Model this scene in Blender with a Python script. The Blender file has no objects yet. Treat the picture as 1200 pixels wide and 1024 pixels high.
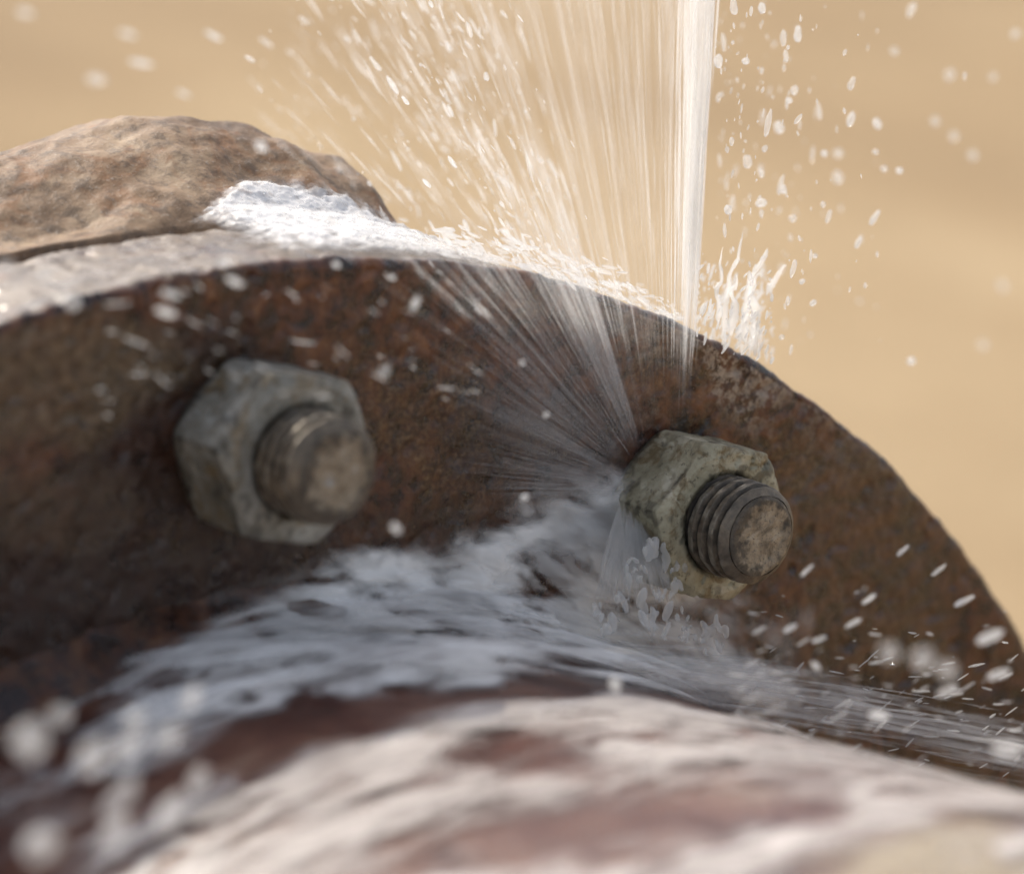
import bpy, math, random
import numpy as np
from mathutils import Vector

# ------------------------------------------------------------------ camera, sky, sun, exposure
S = 0.001                                    # everything below is measured in millimetres
scene = bpy.context.scene
COL = scene.collection
rng = np.random.default_rng(7)
random.seed(7)

PSI, PITCH, LENS, DIST = math.radians(38), math.radians(15), 140.0, 778.0
cdir = np.array([-math.sin(PSI)*math.cos(PITCH), -math.cos(PSI)*math.cos(PITCH), math.sin(PITCH)])
CAM = cdir*DIST
FW = -cdir
RT = np.cross(FW, [0, 0, 1]); RT /= np.linalg.norm(RT)
UP = np.cross(RT, FW)
FPX = LENS/36*1200
cam = bpy.data.cameras.new('camera')
cam.lens = LENS; cam.sensor_width = 36; cam.clip_start = 0.01; cam.clip_end = 200
cam.dof.use_dof = True
cam.dof.focus_distance = 0.789
cam.dof.aperture_fstop = 8.4
cam.dof.aperture_blades = 0
cobj = bpy.data.objects.new('camera', cam); COL.objects.link(cobj)
cobj.location = CAM*S
cobj.rotation_euler = Vector(FW).to_track_quat('-Z', 'Y').to_euler()
scene.camera = cobj

SUN_EL = 45.0
world = bpy.data.worlds.new('World'); scene.world = world; world.use_nodes = True
wn = world.node_tree
bg = wn.nodes['Background']; bg.inputs['Strength'].default_value = 0.15
sky = wn.nodes.new('ShaderNodeTexSky'); sky.sky_type = 'NISHITA'; sky.sun_disc = False
sky.sun_elevation = math.radians(SUN_EL); sky.sun_rotation = 0.0
sky.dust_density = 3.0; sky.air_density = 0.9; sky.ozone_density = 0.8
haz = wn.nodes.new('ShaderNodeHueSaturation'); haz.inputs['Saturation'].default_value = 0.55      # hazy, milky daylight sky
wn.links.new(sky.outputs[0], haz.inputs['Color']); wn.links.new(haz.outputs[0], bg.inputs['Color'])
sun = bpy.data.lights.new('sun', 'SUN'); sun.energy = 2.1; sun.angle = math.radians(0.5); sun.color = (1.0, 0.92, 0.80)
sobj = bpy.data.objects.new('sun', sun); COL.objects.link(sobj)
sobj.location = (0, 2, 2)
sobj.rotation_euler = (-math.radians(90-SUN_EL), 0, 0)      # from straight behind the flange

vs = scene.view_settings
vs.view_transform = 'Standard'; vs.look = 'None'; vs.gamma = 1.0; vs.use_curve_mapping = False
vs.exposure = 0.58
scene.render.engine = 'CYCLES'
scene.cycles.transparent_max_bounces = 48
scene.cycles.max_bounces = 10
scene.cycles.use_denoising = True

# ------------------------------------------------------------------ numeric helpers
CX, CZ, RF, RP, TH = -71.4, -218.4, 261.3, 191.0, 33.0      # flange axis, flange radius, pipe radius, thickness
def ray(px, py):
    px = np.asarray(px, float); py = np.asarray(py, float)
    return FW*FPX + RT*(px-600)[..., None] + UP*(512-py)[..., None]
def at(px, py, Y):
    """the point of the vertical plane y = Y (parallel to the flange face) seen there in the photograph"""
    v = ray(px, py); t = (np.asarray(Y, float)-CAM[1])/v[..., 1]
    return CAM + v*t[..., None]
def pix(P):
    q = np.asarray(P)-CAM; z = q@FW
    return 600+FPX*(q@RT)/z, 512-FPX*(q@UP)/z
def sm(e0, e1, x):
    t = np.clip((x-e0)/(e1-e0), 0, 1); return t*t*(3-2*t)

_perm = np.random.default_rng(3).permutation(4096)
_grad = np.random.default_rng(5).normal(size=(4096, 3)); _grad /= np.linalg.norm(_grad, axis=1)[:, None]
def perlin(P):
    P = np.asarray(P, float); sh = P.shape[:-1]; P = P.reshape(-1, 3)
    i = np.floor(P).astype(np.int64); f = P-i; w = f*f*f*(f*(f*6-15)+10)
    out = np.zeros(len(P))
    for dx in (0, 1):
        for dy in (0, 1):
            for dz in (0, 1):
                h = _perm[(i[:, 0]+dx) & 4095]; h = _perm[(h+i[:, 1]+dy) & 4095]; h = _perm[(h+i[:, 2]+dz) & 4095]
                d = ((f-[dx, dy, dz])*_grad[h]).sum(1)
                wt = (w[:, 0] if dx else 1-w[:, 0])*(w[:, 1] if dy else 1-w[:, 1])*(w[:, 2] if dz else 1-w[:, 2])
                out += d*wt
    return (out*1.6).reshape(sh)
def fbm(P, scale, octs=3, gain=0.5, seed=0):
    P = np.asarray(P, float)*scale + seed*17.37; a, o = 1.0, 0
    for _ in range(octs):
        o = o + a*perlin(P); P = P*2.03+5.1; a *= gain
    return o

def mesh_obj(name, V, F, mat, parent=None, smooth=True, attrs=None, uv=None):
    V = np.asarray(V, float)*S
    me = bpy.data.meshes.new(name)
    if isinstance(F, np.ndarray):
        n, k = F.shape
        me.vertices.add(len(V)); me.vertices.foreach_set('co', V.astype(np.float32).ravel())
        me.loops.add(n*k); me.loops.foreach_set('vertex_index', F.astype(np.int32).ravel())
        me.polygons.add(n); me.polygons.foreach_set('loop_start', np.arange(0, n*k, k, dtype=np.int32))
        me.update(calc_edges=True); me.validate()
    else:
        me.from_pydata([tuple(v) for v in V], [], F); me.update()
    if smooth:
        me.polygons.foreach_set('use_smooth', np.ones(len(me.polygons), bool))
    for k, v in (attrs or {}).items():
        a = me.attributes.new(k, 'FLOAT', 'POINT'); a.data.foreach_set('value', np.asarray(v, np.float32).ravel())
    if uv is not None:
        a = me.attributes.new('flow', 'FLOAT_VECTOR', 'POINT')
        u3 = np.c_[uv, np.zeros(len(uv))] if uv.shape[1] == 2 else uv
        a.data.foreach_set('vector', u3.astype(np.float32).ravel())
    me.materials.append(mat)
    o = bpy.data.objects.new(name, me); COL.objects.link(o)
    if parent is not None: o.parent = parent
    return o
def empty(name, loc_mm):
    o = bpy.data.objects.new(name, None); COL.objects.link(o); o.location = Vector(loc_mm)*S
    o.empty_display_size = 0.01
    return o
def tag(o, label=None, cat=None, group=None, kind=None):
    for k, v in (('label', label), ('category', cat), ('group', group), ('kind', kind)):
        if v: o[k] = v
    return o
def grid_faces(nu, nv, wrap_u=False, wrap_v=False):
    iu = np.arange(nu if wrap_u else nu-1); iv = np.arange(nv if wrap_v else nv-1)
    U, W = np.meshgrid(iu, iv, indexing='ij'); U1 = (U+1) % nu; W1 = (W+1) % nv
    return np.stack([U*nv+W, U1*nv+W, U1*nv+W1, U*nv+W1], -1).reshape(-1, 4)
def grid_normals(P):
    du = np.gradient(P, axis=0); dv = np.gradient(P, axis=1)
    n = np.cross(du, dv); return n/(np.linalg.norm(n, axis=-1, keepdims=True)+1e-12)

# ------------------------------------------------------------------ materials
class NT:
    def __init__(s, name):
        s.m = bpy.data.materials.new(name); s.m.use_nodes = True; s.t = s.m.node_tree
        s.t.nodes.clear(); s.out = s.n('ShaderNodeOutputMaterial')
    def n(s, typ, **kw):
        nd = s.t.nodes.new(typ)
        for k, v in kw.items():
            if k.startswith('i_'):
                nd.inputs[k[2:].replace('_', ' ')].default_value = v
            else: setattr(nd, k, v)
        return nd
    def l(s, a, b): s.t.links.new(a, b)
    def coord(s): return s.n('ShaderNodeTexCoord').outputs['Object']
    def attr(s, name, vec=False):
        a = s.n('ShaderNodeAttribute', attribute_name=name); return a.outputs['Vector' if vec else 'Fac']
    def noise(s, vec, scale, detail=4, rough=.55, dist=0, scl=None):
        if scl:
            mp = s.n('ShaderNodeMapping'); mp.inputs['Scale'].default_value = scl; s.l(vec, mp.inputs['Vector']); vec = mp.outputs[0]
        nd = s.n('ShaderNodeTexNoise'); nd.inputs['Scale'].default_value = scale; nd.inputs['Detail'].default_value = detail
        nd.inputs['Roughness'].default_value = rough; nd.inputs['Distortion'].default_value = dist
        s.l(vec, nd.inputs['Vector']); return nd.outputs['Fac']
    def voro(s, vec, scale, feature='F1'):
        nd = s.n('ShaderNodeTexVoronoi', feature=feature); nd.inputs['Scale'].default_value = scale
        s.l(vec, nd.inputs['Vector']); return nd.outputs['Distance']
    def ramp(s, fac, stops):
        nd = s.n('ShaderNodeValToRGB'); e = nd.color_ramp.elements
        while len(e) < len(stops): e.new(0.5)
        for el, (p, c) in zip(e, stops):
            el.position = p; el.color = tuple(c)+(1,) if len(c) == 3 else c
        s.l(fac, nd.inputs[0]); return nd.outputs[0]
    def step(s, fac, a, b, lo=0.0, hi=1.0):
        nd = s.n('ShaderNodeMapRange', interpolation_type='SMOOTHSTEP')
        for i, v in ((1, a), (2, b), (3, lo), (4, hi)): nd.inputs[i].default_value = v
        s.l(fac, nd.inputs[0]); return nd.outputs[0]
    def math(s, op, a, b=None):
        nd = s.n('ShaderNodeMath', operation=op)
        for i, v in enumerate((a, b)):
            if v is None: continue
            if isinstance(v, (int, float)): nd.inputs[i].default_value = v
            else: s.l(v, nd.inputs[i])
        return nd.outputs[0]
    def mix(s, fac, a, b, blend='MIX'):
        nd = s.n('ShaderNodeMix', data_type='RGBA', blend_type=blend)
        for sock, v in ((nd.inputs[0], fac), (nd.inputs[6], a), (nd.inputs[7], b)):
            if isinstance(v, (int, float)): sock.default_value = v
            elif isinstance(v, tuple): sock.default_value = v+(1,) if len(v) == 3 else v
            else: s.l(v, sock)
        return nd.outputs[2]
    def bump(s, h, strength, dist_mm, normal=None):
        nd = s.n('ShaderNodeBump'); nd.inputs['Strength'].default_value = strength; nd.inputs['Distance'].default_value = dist_mm*S
        s.l(h, nd.inputs['Height'])
        if normal is not None: s.l(normal, nd.inputs['Normal'])
        return nd.outputs[0]
    def principled(s, col, rough=.6, metal=0.0, normal=None, spec=.5, coat=0.0):
        p = s.n('ShaderNodeBsdfPrincipled')
        for k, v in (('Base Color', col), ('Roughness', rough), ('Metallic', metal), ('Specular IOR Level', spec), ('Coat Weight', coat), ('Normal', normal)):
            if v is None: continue
            if isinstance(v, (int, float)): p.inputs[k].default_value = v
            elif isinstance(v, tuple): p.inputs[k].default_value = v+(1,)
            else: s.l(v, p.inputs[k])
        p.inputs['Coat Roughness'].default_value = .15
        s.l(p.outputs[0], s.out.inputs['Surface']); return p

def mat_rust():
    t = NT('wet_rust'); c = t.coord()
    big = t.noise(c, 38, 4, .6, .4); mid = t.noise(c, 170, 6, .65, .3); fine = t.noise(c, 900, 5, .7)
    streak = t.noise(c, 260, 4, .6, 0, (1.6, 1, .35))
    col = t.ramp(mid, [(.36, (.006, .0026, .002)), (.45, (.042, .012, .005)), (.54, (.110, .034, .012)), (.64, (.19, .070, .024)), (.76, (.30, .16, .075))])
    olive = t.ramp(fine, [(.38, (.010, .006, .003)), (.50, (.075, .043, .017)), (.62, (.25, .165, .075))])
    col = t.mix(t.step(big, .42, .66, 0, .55), col, olive)
    col = t.mix(t.step(streak, .56, .70, 0, .55), col, (.105, .040, .016))
    col = t.mix(t.step(fine, .60, .72, 0, .5), col, (.26, .19, .12))
    pits = t.voro(c, 420); col = t.mix(t.step(pits, .05, .22, .55, 0), col, (.010, .006, .004))
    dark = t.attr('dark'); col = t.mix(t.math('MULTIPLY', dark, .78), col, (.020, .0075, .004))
    patch = t.attr('patch'); pc = t.ramp(t.noise(c, 420, 5, .7), [(.3, (.03, .02, .01)), (.5, (.13, .085, .042)), (.7, (.27, .19, .11))])
    col = t.mix(t.math('MULTIPLY', patch, .7), col, pc)
    pn = t.noise(c, 330, 6, .7, .2); pale = t.math('MULTIPLY', t.attr('pale'), t.step(pn, .45, .54))
    palec = t.ramp(fine, [(.3, (.16, .115, .08)), (.6, (.40, .31, .23)), (.8, (.55, .46, .37))])
    col = t.mix(pale, col, palec)
    dust = t.attr('dust'); dn = t.noise(c, 130, 5, .65)
    dustc = t.ramp(dn, [(.3, (.070, .042, .022)), (.5, (.165, .112, .068)), (.72, (.27, .20, .135))])
    col = t.mix(t.math('MULTIPLY', dust, t.step(t.noise(c, 60, 5, .6), .28, .48)), col, dustc)
    rough = t.step(mid, .3, .7, .20, .48)
    n1 = t.bump(mid, .55, 1.2); n2 = t.bump(fine, .5, .5, n1); n3 = t.bump(pits, .25, .4, n2)
    t.principled(col, rough, 0, n3, .5, .18)
    return t.m
def mat_pipe():
    t = NT('rusty_pipe'); c = t.coord()
    a = t.noise(c, 45, 5, .6, .6); b = t.noise(c, 220, 5, .65)
    col = t.ramp(a, [(.25, (.035, .012, .008)), (.45, (.095, .032, .021)), (.6, (.16, .070, .045)), (.75, (.25, .155, .105))])
    col = t.mix(t.step(b, .5, .7, 0, .5), col, (.07, .03, .022))
    col = t.mix(t.math('MULTIPLY', t.attr('tan'), .9), col, t.ramp(b, [(.3, (.25, .18, .10)), (.7, (.45, .36, .23))]))
    t.principled(col, .35, 0, t.bump(b, .5, 1.0, t.bump(a, .4, 2)), .5)
    return t.m
def mat_collar():
    t = NT('weathered_iron'); c = t.coord()
    a = t.noise(c, 48, 5, .62, .5); b = t.noise(c, 260, 6, .68); f = t.noise(c, 900, 4, .7)
    col = t.ramp(a, [(.27, (.075, .041, .020)), (.42, (.18, .108, .057)), (.55, (.315, .205, .118)), (.72, (.45, .325, .205))])
    col = t.mix(t.step(t.noise(c, 75, 4, .6, .7), .50, .64, 0, .75), col, (.25, .115, .042))
    col = t.mix(t.step(b, .45, .66, 0, .6), col, (.065, .045, .032))
    col = t.mix(t.step(f, .56, .7, 0, .45), col, (.46, .39, .32))
    t.principled(col, .6, 0, t.bump(f, .3, .4, t.bump(b, .5, 1.0)), .4)
    return t.m
def mat_nut(k):
    t = NT('corroded_zinc'); c = t.coord()
    a = t.noise(c, 120, 5, .6, .4); b = t.noise(c, 520, 6, .7); f = t.noise(c, 1600, 4, .7)
    col = t.ramp(a, [[(.28, (.20, .175, .11)), (.45, (.345, .305, .20)), (.6, (.46, .415, .29)), (.75, (.56, .51, .39))], [(.28, (.13, .12, .095)), (.45, (.24, .225, .185)), (.6, (.34, .325, .28)), (.75, (.45, .435, .39))]][k])
    col = t.mix(t.step(t.noise(c, 200, 5, .65, .5), .50, .66, 0, .8), col, (.175, .115, .045))
    col = t.mix(t.step(b, .56, .66, 0, .7), col, (.085, .065, .036))
    col = t.mix(t.step(f, .57, .70, 0, .4), col, (.48, .44, .36))
    col = t.mix(t.step(t.noise(c, 700, 3, .6), .62, .72, 0, .55), col, (.05, .04, .026))
    col = t.mix(t.attr('grime'), col, (.020, .015, .009))
    t.principled(col, t.step(b, .3, .7, .38, .68), .25, t.bump(f, .35, .25, t.bump(b, .6, .6)), .5)
    return t.m
def mat_stud():
    t = NT('worn_thread_steel'); c = t.coord()
    a = t.noise(c, 220, 5, .65, .4); f = t.noise(c, 1500, 5, .7)
    col = t.ramp(a, [(.3, (.035, .028, .02)), (.48, (.105, .082, .058)), (.62, (.20, .155, .105)), (.78, (.30, .245, .18))])
    col = t.mix(t.step(f, .55, .68, 0, .7), col, (.03, .028, .026))
    col = t.mix(t.attr('crest'), col, t.ramp(f, [(.3, (.16, .135, .10)), (.6, (.36, .31, .24))]))
    col = t.mix(t.attr('grime'), col, (.016, .013, .010))
    t.principled(col, .5, .35, t.bump(f, .45, .3, t.bump(a, .3, .5)), .5)
    return t.m
def mat_end(k):
    t = NT('worn_stud_end'); c = t.coord()
    a = t.noise(c, 210, 6, .68, .4); f = t.noise(c, 1700, 5, .75)
    if k == 0: st = [(.30, (.09, .075, .055)), (.44, (.25, .195, .13)), (.58, (.42, .335, .23)), (.75, (.50, .43, .32))]
    else: st = [(.30, (.14, .12, .09)), (.44, (.29, .225, .15)), (.58, (.39, .32, .23)), (.68, (.36, .40, .44))]
    col = t.ramp(a, st)
    col = t.mix(t.step(f, .53, .64, 0, .75), col, (.05, .045, .04))
    col = t.mix(t.attr('grime'), col, (.035, .032, .030))
    t.principled(col, .6, .2, t.bump(f, .6, .3, t.bump(a, .5, .6)), .4)
    return t.m
def mat_gasket():
    t = NT('black_rubber'); t.principled(t.ramp(t.noise(t.coord(), 300), [(.3, (.010, .009, .008)), (.7, (.035, .03, .026))]), .7); return t.m
def mat_sand():
    t = NT('dry_sand'); c = t.coord()
    a = t.noise(c, 1.5, 3, .5, .3, (1.0, .32, 1)); b = t.noise(c, 9, 5, .6, 0, (1, .4, 1)); g = t.noise(c, 160, 4, .7)
    col = t.ramp(a, [(.34, (.255, .172, .092)), (.5, (.36, .253, .14)), (.64, (.435, .32, .187))])
    col = t.mix(t.step(b, .40, .62, 0, .35), col, (.28, .185, .095))
    col = t.mix(t.step(g, .5, .7, 0, .4), col, (.44, .33, .19))
    t.principled(col, .9, 0, t.bump(g, .5, 4, t.bump(b, .5, 25)), .2)
    return t.m
def water_shader(t, alpha, color=(.90, .91, .92), trans=.35, gloss=.12, rough=.25, normal=None):
    d = t.n('ShaderNodeBsdfDiffuse'); tr = t.n('ShaderNodeBsdfTranslucent')
    for x in (d, tr):
        if isinstance(color, tuple): x.inputs[0].default_value = color+(1,)
        else: t.l(color, x.inputs[0])
    g = t.n('ShaderNodeBsdfGlossy'); g.inputs['Roughness'].default_value = rough; g.inputs[0].default_value = (1, 1, 1, 1)
    if normal is not None:
        for x in (d, g): t.l(normal, x.inputs['Normal'])
    m1 = t.n('ShaderNodeMixShader'); m1.inputs[0].default_value = trans; t.l(d.outputs[0], m1.inputs[1]); t.l(tr.outputs[0], m1.inputs[2])
    m2 = t.n('ShaderNodeMixShader'); m2.inputs[0].default_value = gloss; t.l(m1.outputs[0], m2.inputs[1]); t.l(g.outputs[0], m2.inputs[2])
    tp = t.n('ShaderNodeBsdfTransparent'); m3 = t.n('ShaderNodeMixShader')
    if isinstance(alpha, float): m3.inputs[0].default_value = alpha
    else: t.l(alpha, m3.inputs[0])
    t.l(tp.outputs[0], m3.inputs[1]); t.l(m2.outputs[0], m3.inputs[2]); t.l(m3.outputs[0], t.out.inputs['Surface'])
def mat_film():
    t = NT('white_water'); c = t.coord(); f = t.attr('flow', True)
    st = t.noise(f, .075, 2, .45, .6, (.7, 1.2, 1))
    al = t.math('MULTIPLY', t.attr('wet'), t.step(st, .28, .64, .55, 1.1))
    al = t.math('MINIMUM', al, 1.0)
    water_shader(t, al, t.mix(t.attr('froth'), (.66, .60, .56), (.97, .95, .92)), .15, .05, .38, t.bump(st, .2, 1.0))  # froth white also brightens the shaded water; duller film tone where sunlit
    return t.m
def mat_veil():
    t = NT('water_veil'); f = t.attr('flow', True)
    st = t.noise(f, 1.0, 4, .6, 0, (95, .9, 1)); s2 = t.noise(f, 1.0, 3, .6, 0, (24, .7, 1))
    al = t.math('MULTIPLY', t.attr('wet'), t.math('MULTIPLY', t.step(st, .34, .70, .25, 1.2), t.step(s2, .30, .66, .4, 1.25)))
    water_shader(t, t.math('MINIMUM', al, 1.0), (.88, .87, .85), .75, .02, .3)
    return t.m
def mat_strand(name, alpha, trans=.5):
    t = NT(name); a = t.math('MULTIPLY', t.attr('wet'), alpha)
    water_shader(t, a, (.90, .89, .87), trans, .03, .3); return t.m
def mat_drop(name, clear, white):
    t = NT(name); c = t.coord(); nb = t.bump(t.noise(c, 500, 3, .5), .35, .5)
    g = t.n('ShaderNodeBsdfGlass'); g.inputs['IOR'].default_value = 1.33; g.inputs['Roughness'].default_value = .06; t.l(nb, g.inputs['Normal'])
    d = t.n('ShaderNodeBsdfTranslucent'); d.inputs[0].default_value = (.95, .95, .94, 1)
    e = t.n('ShaderNodeBsdfDiffuse'); e.inputs[0].default_value = (.95, .95, .94, 1)
    m0 = t.n('ShaderNodeMixShader'); m0.inputs[0].default_value = .4; t.l(d.outputs[0], m0.inputs[1]); t.l(e.outputs[0], m0.inputs[2])
    m1 = t.n('ShaderNodeMixShader'); m1.inputs[0].default_value = white; t.l(g.outputs[0], m1.inputs[1]); t.l(m0.outputs[0], m1.inputs[2])
    tp = t.n('ShaderNodeBsdfTransparent'); m2 = t.n('ShaderNodeMixShader'); m2.inputs[0].default_value = clear
    t.l(m1.outputs[0], m2.inputs[1]); t.l(tp.outputs[0], m2.inputs[2]); t.l(m2.outputs[0], t.out.inputs['Surface'])
    return t.m
def mat_foam():
    t = NT('bubbly_foam'); c = t.coord()
    v = t.voro(c, 620); n = t.noise(c, 90, 4, .6)
    st = t.step(t.noise(c, 330, 5, .65), .25, .6, .55, 1.2)
    al = t.math('MINIMUM', t.math('MULTIPLY', t.attr('wet'), st), 1.0)
    water_shader(t, al, (.90, .88, .86), .2, .05, .35, t.bump(v, .4, .6, t.bump(n, .3, 1.5)))
    return t.m

M_RUST, M_PIPE, M_COLLAR, M_STUD = mat_rust(), mat_pipe(), mat_collar(), mat_stud()
M_NUT = [mat_nut(0), mat_nut(1)]
M_END = [mat_end(0), mat_end(1)]
M_GASKET, M_SAND = mat_gasket(), mat_sand()
M_FILM, M_VEIL, M_FOAM = mat_film(), mat_veil(), mat_foam()
M_STRAND = mat_strand('jet_water', .30, .80); M_STRAND_SOFT = mat_strand('fine_spray_water', .17, .75)
M_DROP = mat_drop('droplet_water', .42, .72); M_DROP_SOFT = mat_drop('mist_droplet_water', .62, .75); M_MILK = mat_drop('milky_water', .48, .66)

# ------------------------------------------------------------------ the setting: sandy ground behind
GZ = CZ-RF-8
n = 90
gx = np.sign(np.linspace(-1, 1, n))*np.abs(np.linspace(-1, 1, n))**2.2*40000
GX, GY = np.meshgrid(gx, gx+3000, indexing='ij')
GP = np.stack([GX, GY, np.zeros_like(GX)], -1)
GP[..., 2] = GZ + np.where(np.hypot(GX, GY) > 900, 1, 0)*fbm(GP, 1/900, 3)*22
tag(mesh_obj('ground', GP.reshape(-1, 3), grid_faces(n, n), M_SAND), 'pale tan sandy ground far out of focus behind the pipe', kind='structure')

# ------------------------------------------------------------------ front flange with its pipe
def flare(y):             # the barrel widens slightly away from the flange
    return RP+.085*np.clip(-np.asarray(y, float)-62, 0, 110)
def polar(a, r, y):
    return np.stack([CX+r*np.sin(a), y+0*a, CZ+r*np.cos(a)], -1)
angs = np.radians(np.concatenate([np.arange(-40, 62, .15), np.arange(62, 320, 3.0)]))
pr = [(r, 0.0) for r in np.arange(RP-2, RF-1.6, .62)]
pr += [(RF-1.3, .10), (RF-.75, .35), (RF-.3, .8), (RF, 1.4)] + [(RF, y) for y in np.arange(2.4, TH-.6, .9)] + [(RF-.4, TH-.3), (RF-1.2, TH)]
pr += [(RF-8, TH), (RP-2, TH)]
pr = np.array(pr)
A, R_ = np.meshgrid(angs, pr[:, 0], indexing='ij'); Y_ = np.broadcast_to(pr[:, 1], A.shape)
P = polar(A, R_, Y_)
nrm = np.zeros_like(P); k_face = pr[:, 1] < .05; k_rim = (pr[:, 0] > RF-.5) & (pr[:, 1] > .5)
nrm[:, k_face] = [0, -1, 0]; rad = polar(A, np.ones_like(R_), Y_*0)-np.array([CX, 0, CZ]); nrm[:, k_rim] = rad[:, k_rim]
mid = ~(k_face | k_rim); mid[-2:] = False; nrm[:, mid] = (rad[:, mid]+np.array([0, -1, 0]))*.7
h = fbm(P, 1/9, 3, .5, 1)*.35 + np.clip(fbm(P, 1/3.2, 3, .6, 2), -.2, 1)*.32 - sm(.35, .7, fbm(P, 1/5, 2, .5, 9))*.55
P = P + nrm*h[..., None]
P[:, k_rim] += nrm[:, k_rim]*(fbm(P[:, k_rim], 1/25, 2, .5, 4)*.5)[..., None]
px, py = pix(P)
face_w = np.broadcast_to(k_face, A.shape).astype(float)
nz = fbm(P, 1/22, 3, .55, 6)
def ell(cx, cy, rx, ry, rot=0.0):
    c, s = math.cos(math.radians(rot)), math.sin(math.radians(rot)); dx, dy = px-cx, py-cy
    return np.sqrt(((dx*c+dy*s)/rx)**2+((-dx*s+dy*c)/ry)**2)
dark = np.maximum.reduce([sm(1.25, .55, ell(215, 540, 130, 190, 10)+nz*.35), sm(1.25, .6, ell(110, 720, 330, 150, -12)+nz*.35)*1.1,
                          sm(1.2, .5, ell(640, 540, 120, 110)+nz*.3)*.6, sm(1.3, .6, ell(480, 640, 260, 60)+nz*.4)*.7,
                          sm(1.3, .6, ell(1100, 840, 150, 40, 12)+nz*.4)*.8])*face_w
patch = np.maximum.reduce([sm(1.15, .7, ell(60, 440, 150, 85, -15)+nz*.4), sm(1.2, .6, ell(60, 600, 120, 60)+nz*.5)*.3, sm(1.2, .5, ell(1010, 640, 150, 190, 40)+nz*.5)*.55])*face_w
rim_d = RF-R_
pale = sm(19, 3, rim_d+nz*11)*face_w*np.exp(-((np.degrees(A)-30)/6.5)**2)*1.0 + sm(3.0, .6, rim_d)*face_w*.35*sm(18, 26, np.degrees(A))
pale = np.clip(pale, 0, 1)
dust = np.broadcast_to(sm(.9, 2.6, pr[:, 1]), A.shape)*1.0
fl = empty('flanged_pipe', (CX, 0, CZ-RF))
tag(fl, 'rusty brown pipe with bolted flange ring, wet where water sprays over it', 'pipe')
off = np.array([CX, 0, CZ-RF])
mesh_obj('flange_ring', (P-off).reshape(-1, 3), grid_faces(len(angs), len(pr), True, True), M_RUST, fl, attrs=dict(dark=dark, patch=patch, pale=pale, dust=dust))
# pipe barrel
pa = np.radians(np.concatenate([np.arange(-45, 61, .5), np.arange(61, 315, 3.0)])); pyv = np.concatenate([[1.0], -np.arange(0, 230, 1.6), -np.arange(235, 520, 12.0)])
A, Y_ = np.meshgrid(pa, pyv, indexing='ij'); P = polar(A, np.full_like(A, RP), Y_)
P = polar(A, flare(Y_)+fbm(P, 1/26, 3, .5, 3)*.8, Y_); px, py = pix(P)
tan = sm(1.2, .75, np.sqrt(((px-1130)/190)**2+((py-1060)/95)**2)+fbm(P, 1/20, 2)*.25)*(Y_ < -60)
mesh_obj('pipe_barrel', (P-off).reshape(-1, 3), grid_faces(len(pa), len(pyv), True, False), M_PIPE, fl, attrs=dict(tan=tan))
# weld fillet between ring and barrel
wa = np.radians(np.concatenate([np.arange(-45, 61, .4), np.arange(61, 315, 3.0)])); wt = np.linspace(0, 1, 9)
A, T = np.meshgrid(wa, wt, indexing='ij')
Rw = RP-1+10*(1-T)**1.6+2*np.sin(np.pi*T); Yw = -10*T**1.6-2*np.sin(np.pi*T)+.6
rip = np.sin(A*RP/2.6+np.sin(A*31)*1.2)*.35*np.sin(np.pi*T)
P = polar(A, Rw+rip, Yw-rip); P += fbm(P, 1/6, 2)[..., None]*.3
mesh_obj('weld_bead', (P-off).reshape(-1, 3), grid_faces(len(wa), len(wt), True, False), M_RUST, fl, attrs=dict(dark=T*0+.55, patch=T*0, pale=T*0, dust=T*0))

# gasket squeezed between the two flanges
ga = np.radians(np.arange(0, 360, 1.5)); gp = np.array([(RP, TH+.3), (RF-12, TH+.3), (RF-11, TH+2.9), (RF-12, TH+5.6), (RP, TH+5.6)])
A, R_ = np.meshgrid(ga, gp[:, 0], indexing='ij'); P = polar(A, R_, np.broadcast_to(gp[:, 1], A.shape))
o = mesh_obj('gasket', P.reshape(-1, 3)-off, grid_faces(len(ga), len(gp), True, True), M_GASKET); o.location = Vector(off)*S
tag(o, 'thin black gasket in the joint behind the rusty flange ring', 'gasket')

# ------------------------------------------------------------------ rough collar behind
ca = np.radians(np.concatenate([np.arange(-42, 34, .16), np.arange(34, 318, 3.0)]))
Y0 = TH+6.0
def collar_r(y):          # radius of the collar y mm behind its front edge
    y = np.asarray(y, float)
    return RF-7.0+9.6*(1-np.exp(-np.clip(y, 0, None)/4.5))+12.0*np.sin(np.clip((y-1)/42, 0, 1)*math.pi/2)-.30*np.clip(y-40, 0, None)
prof = np.array([(RP, 0), (RF-14, 0), (RF-9, 0)] + [(float(collar_r(y)), y) for y in np.concatenate([np.arange(.2, 6, .5), np.arange(6, 66, .9)])] + [(RF+2, 68), (RF-10, 69), (RP, 69)])
A, R_ = np.meshgrid(ca, prof[:, 0], indexing='ij'); Y_ = np.broadcast_to(prof[:, 1]+Y0, A.shape)
deg = np.degrees(A)
P = polar(A, R_, Y_)
w = np.clip((R_-RF+3)/10, 0, 1)*sm(40, 30, np.abs(deg))
end = 16.6+fbm(P, 1/30, 2, .5, 11)*.8
drop = np.clip((deg-end)/12, 0, 1)*42*np.clip((R_-RF+16)/22, 0, 1)
drop = np.where(deg > 200, 42*np.clip((R_-RF+16)/22, 0, 1), drop)
bulge = 2.6*np.exp(-((deg-13.2)/1.3)**2)*np.exp(-((Y_-Y0-24)/14)**2) + 2.2*np.exp(-((deg-8.5)/3)**2)*sm(5, 25, Y_-Y0)
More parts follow.
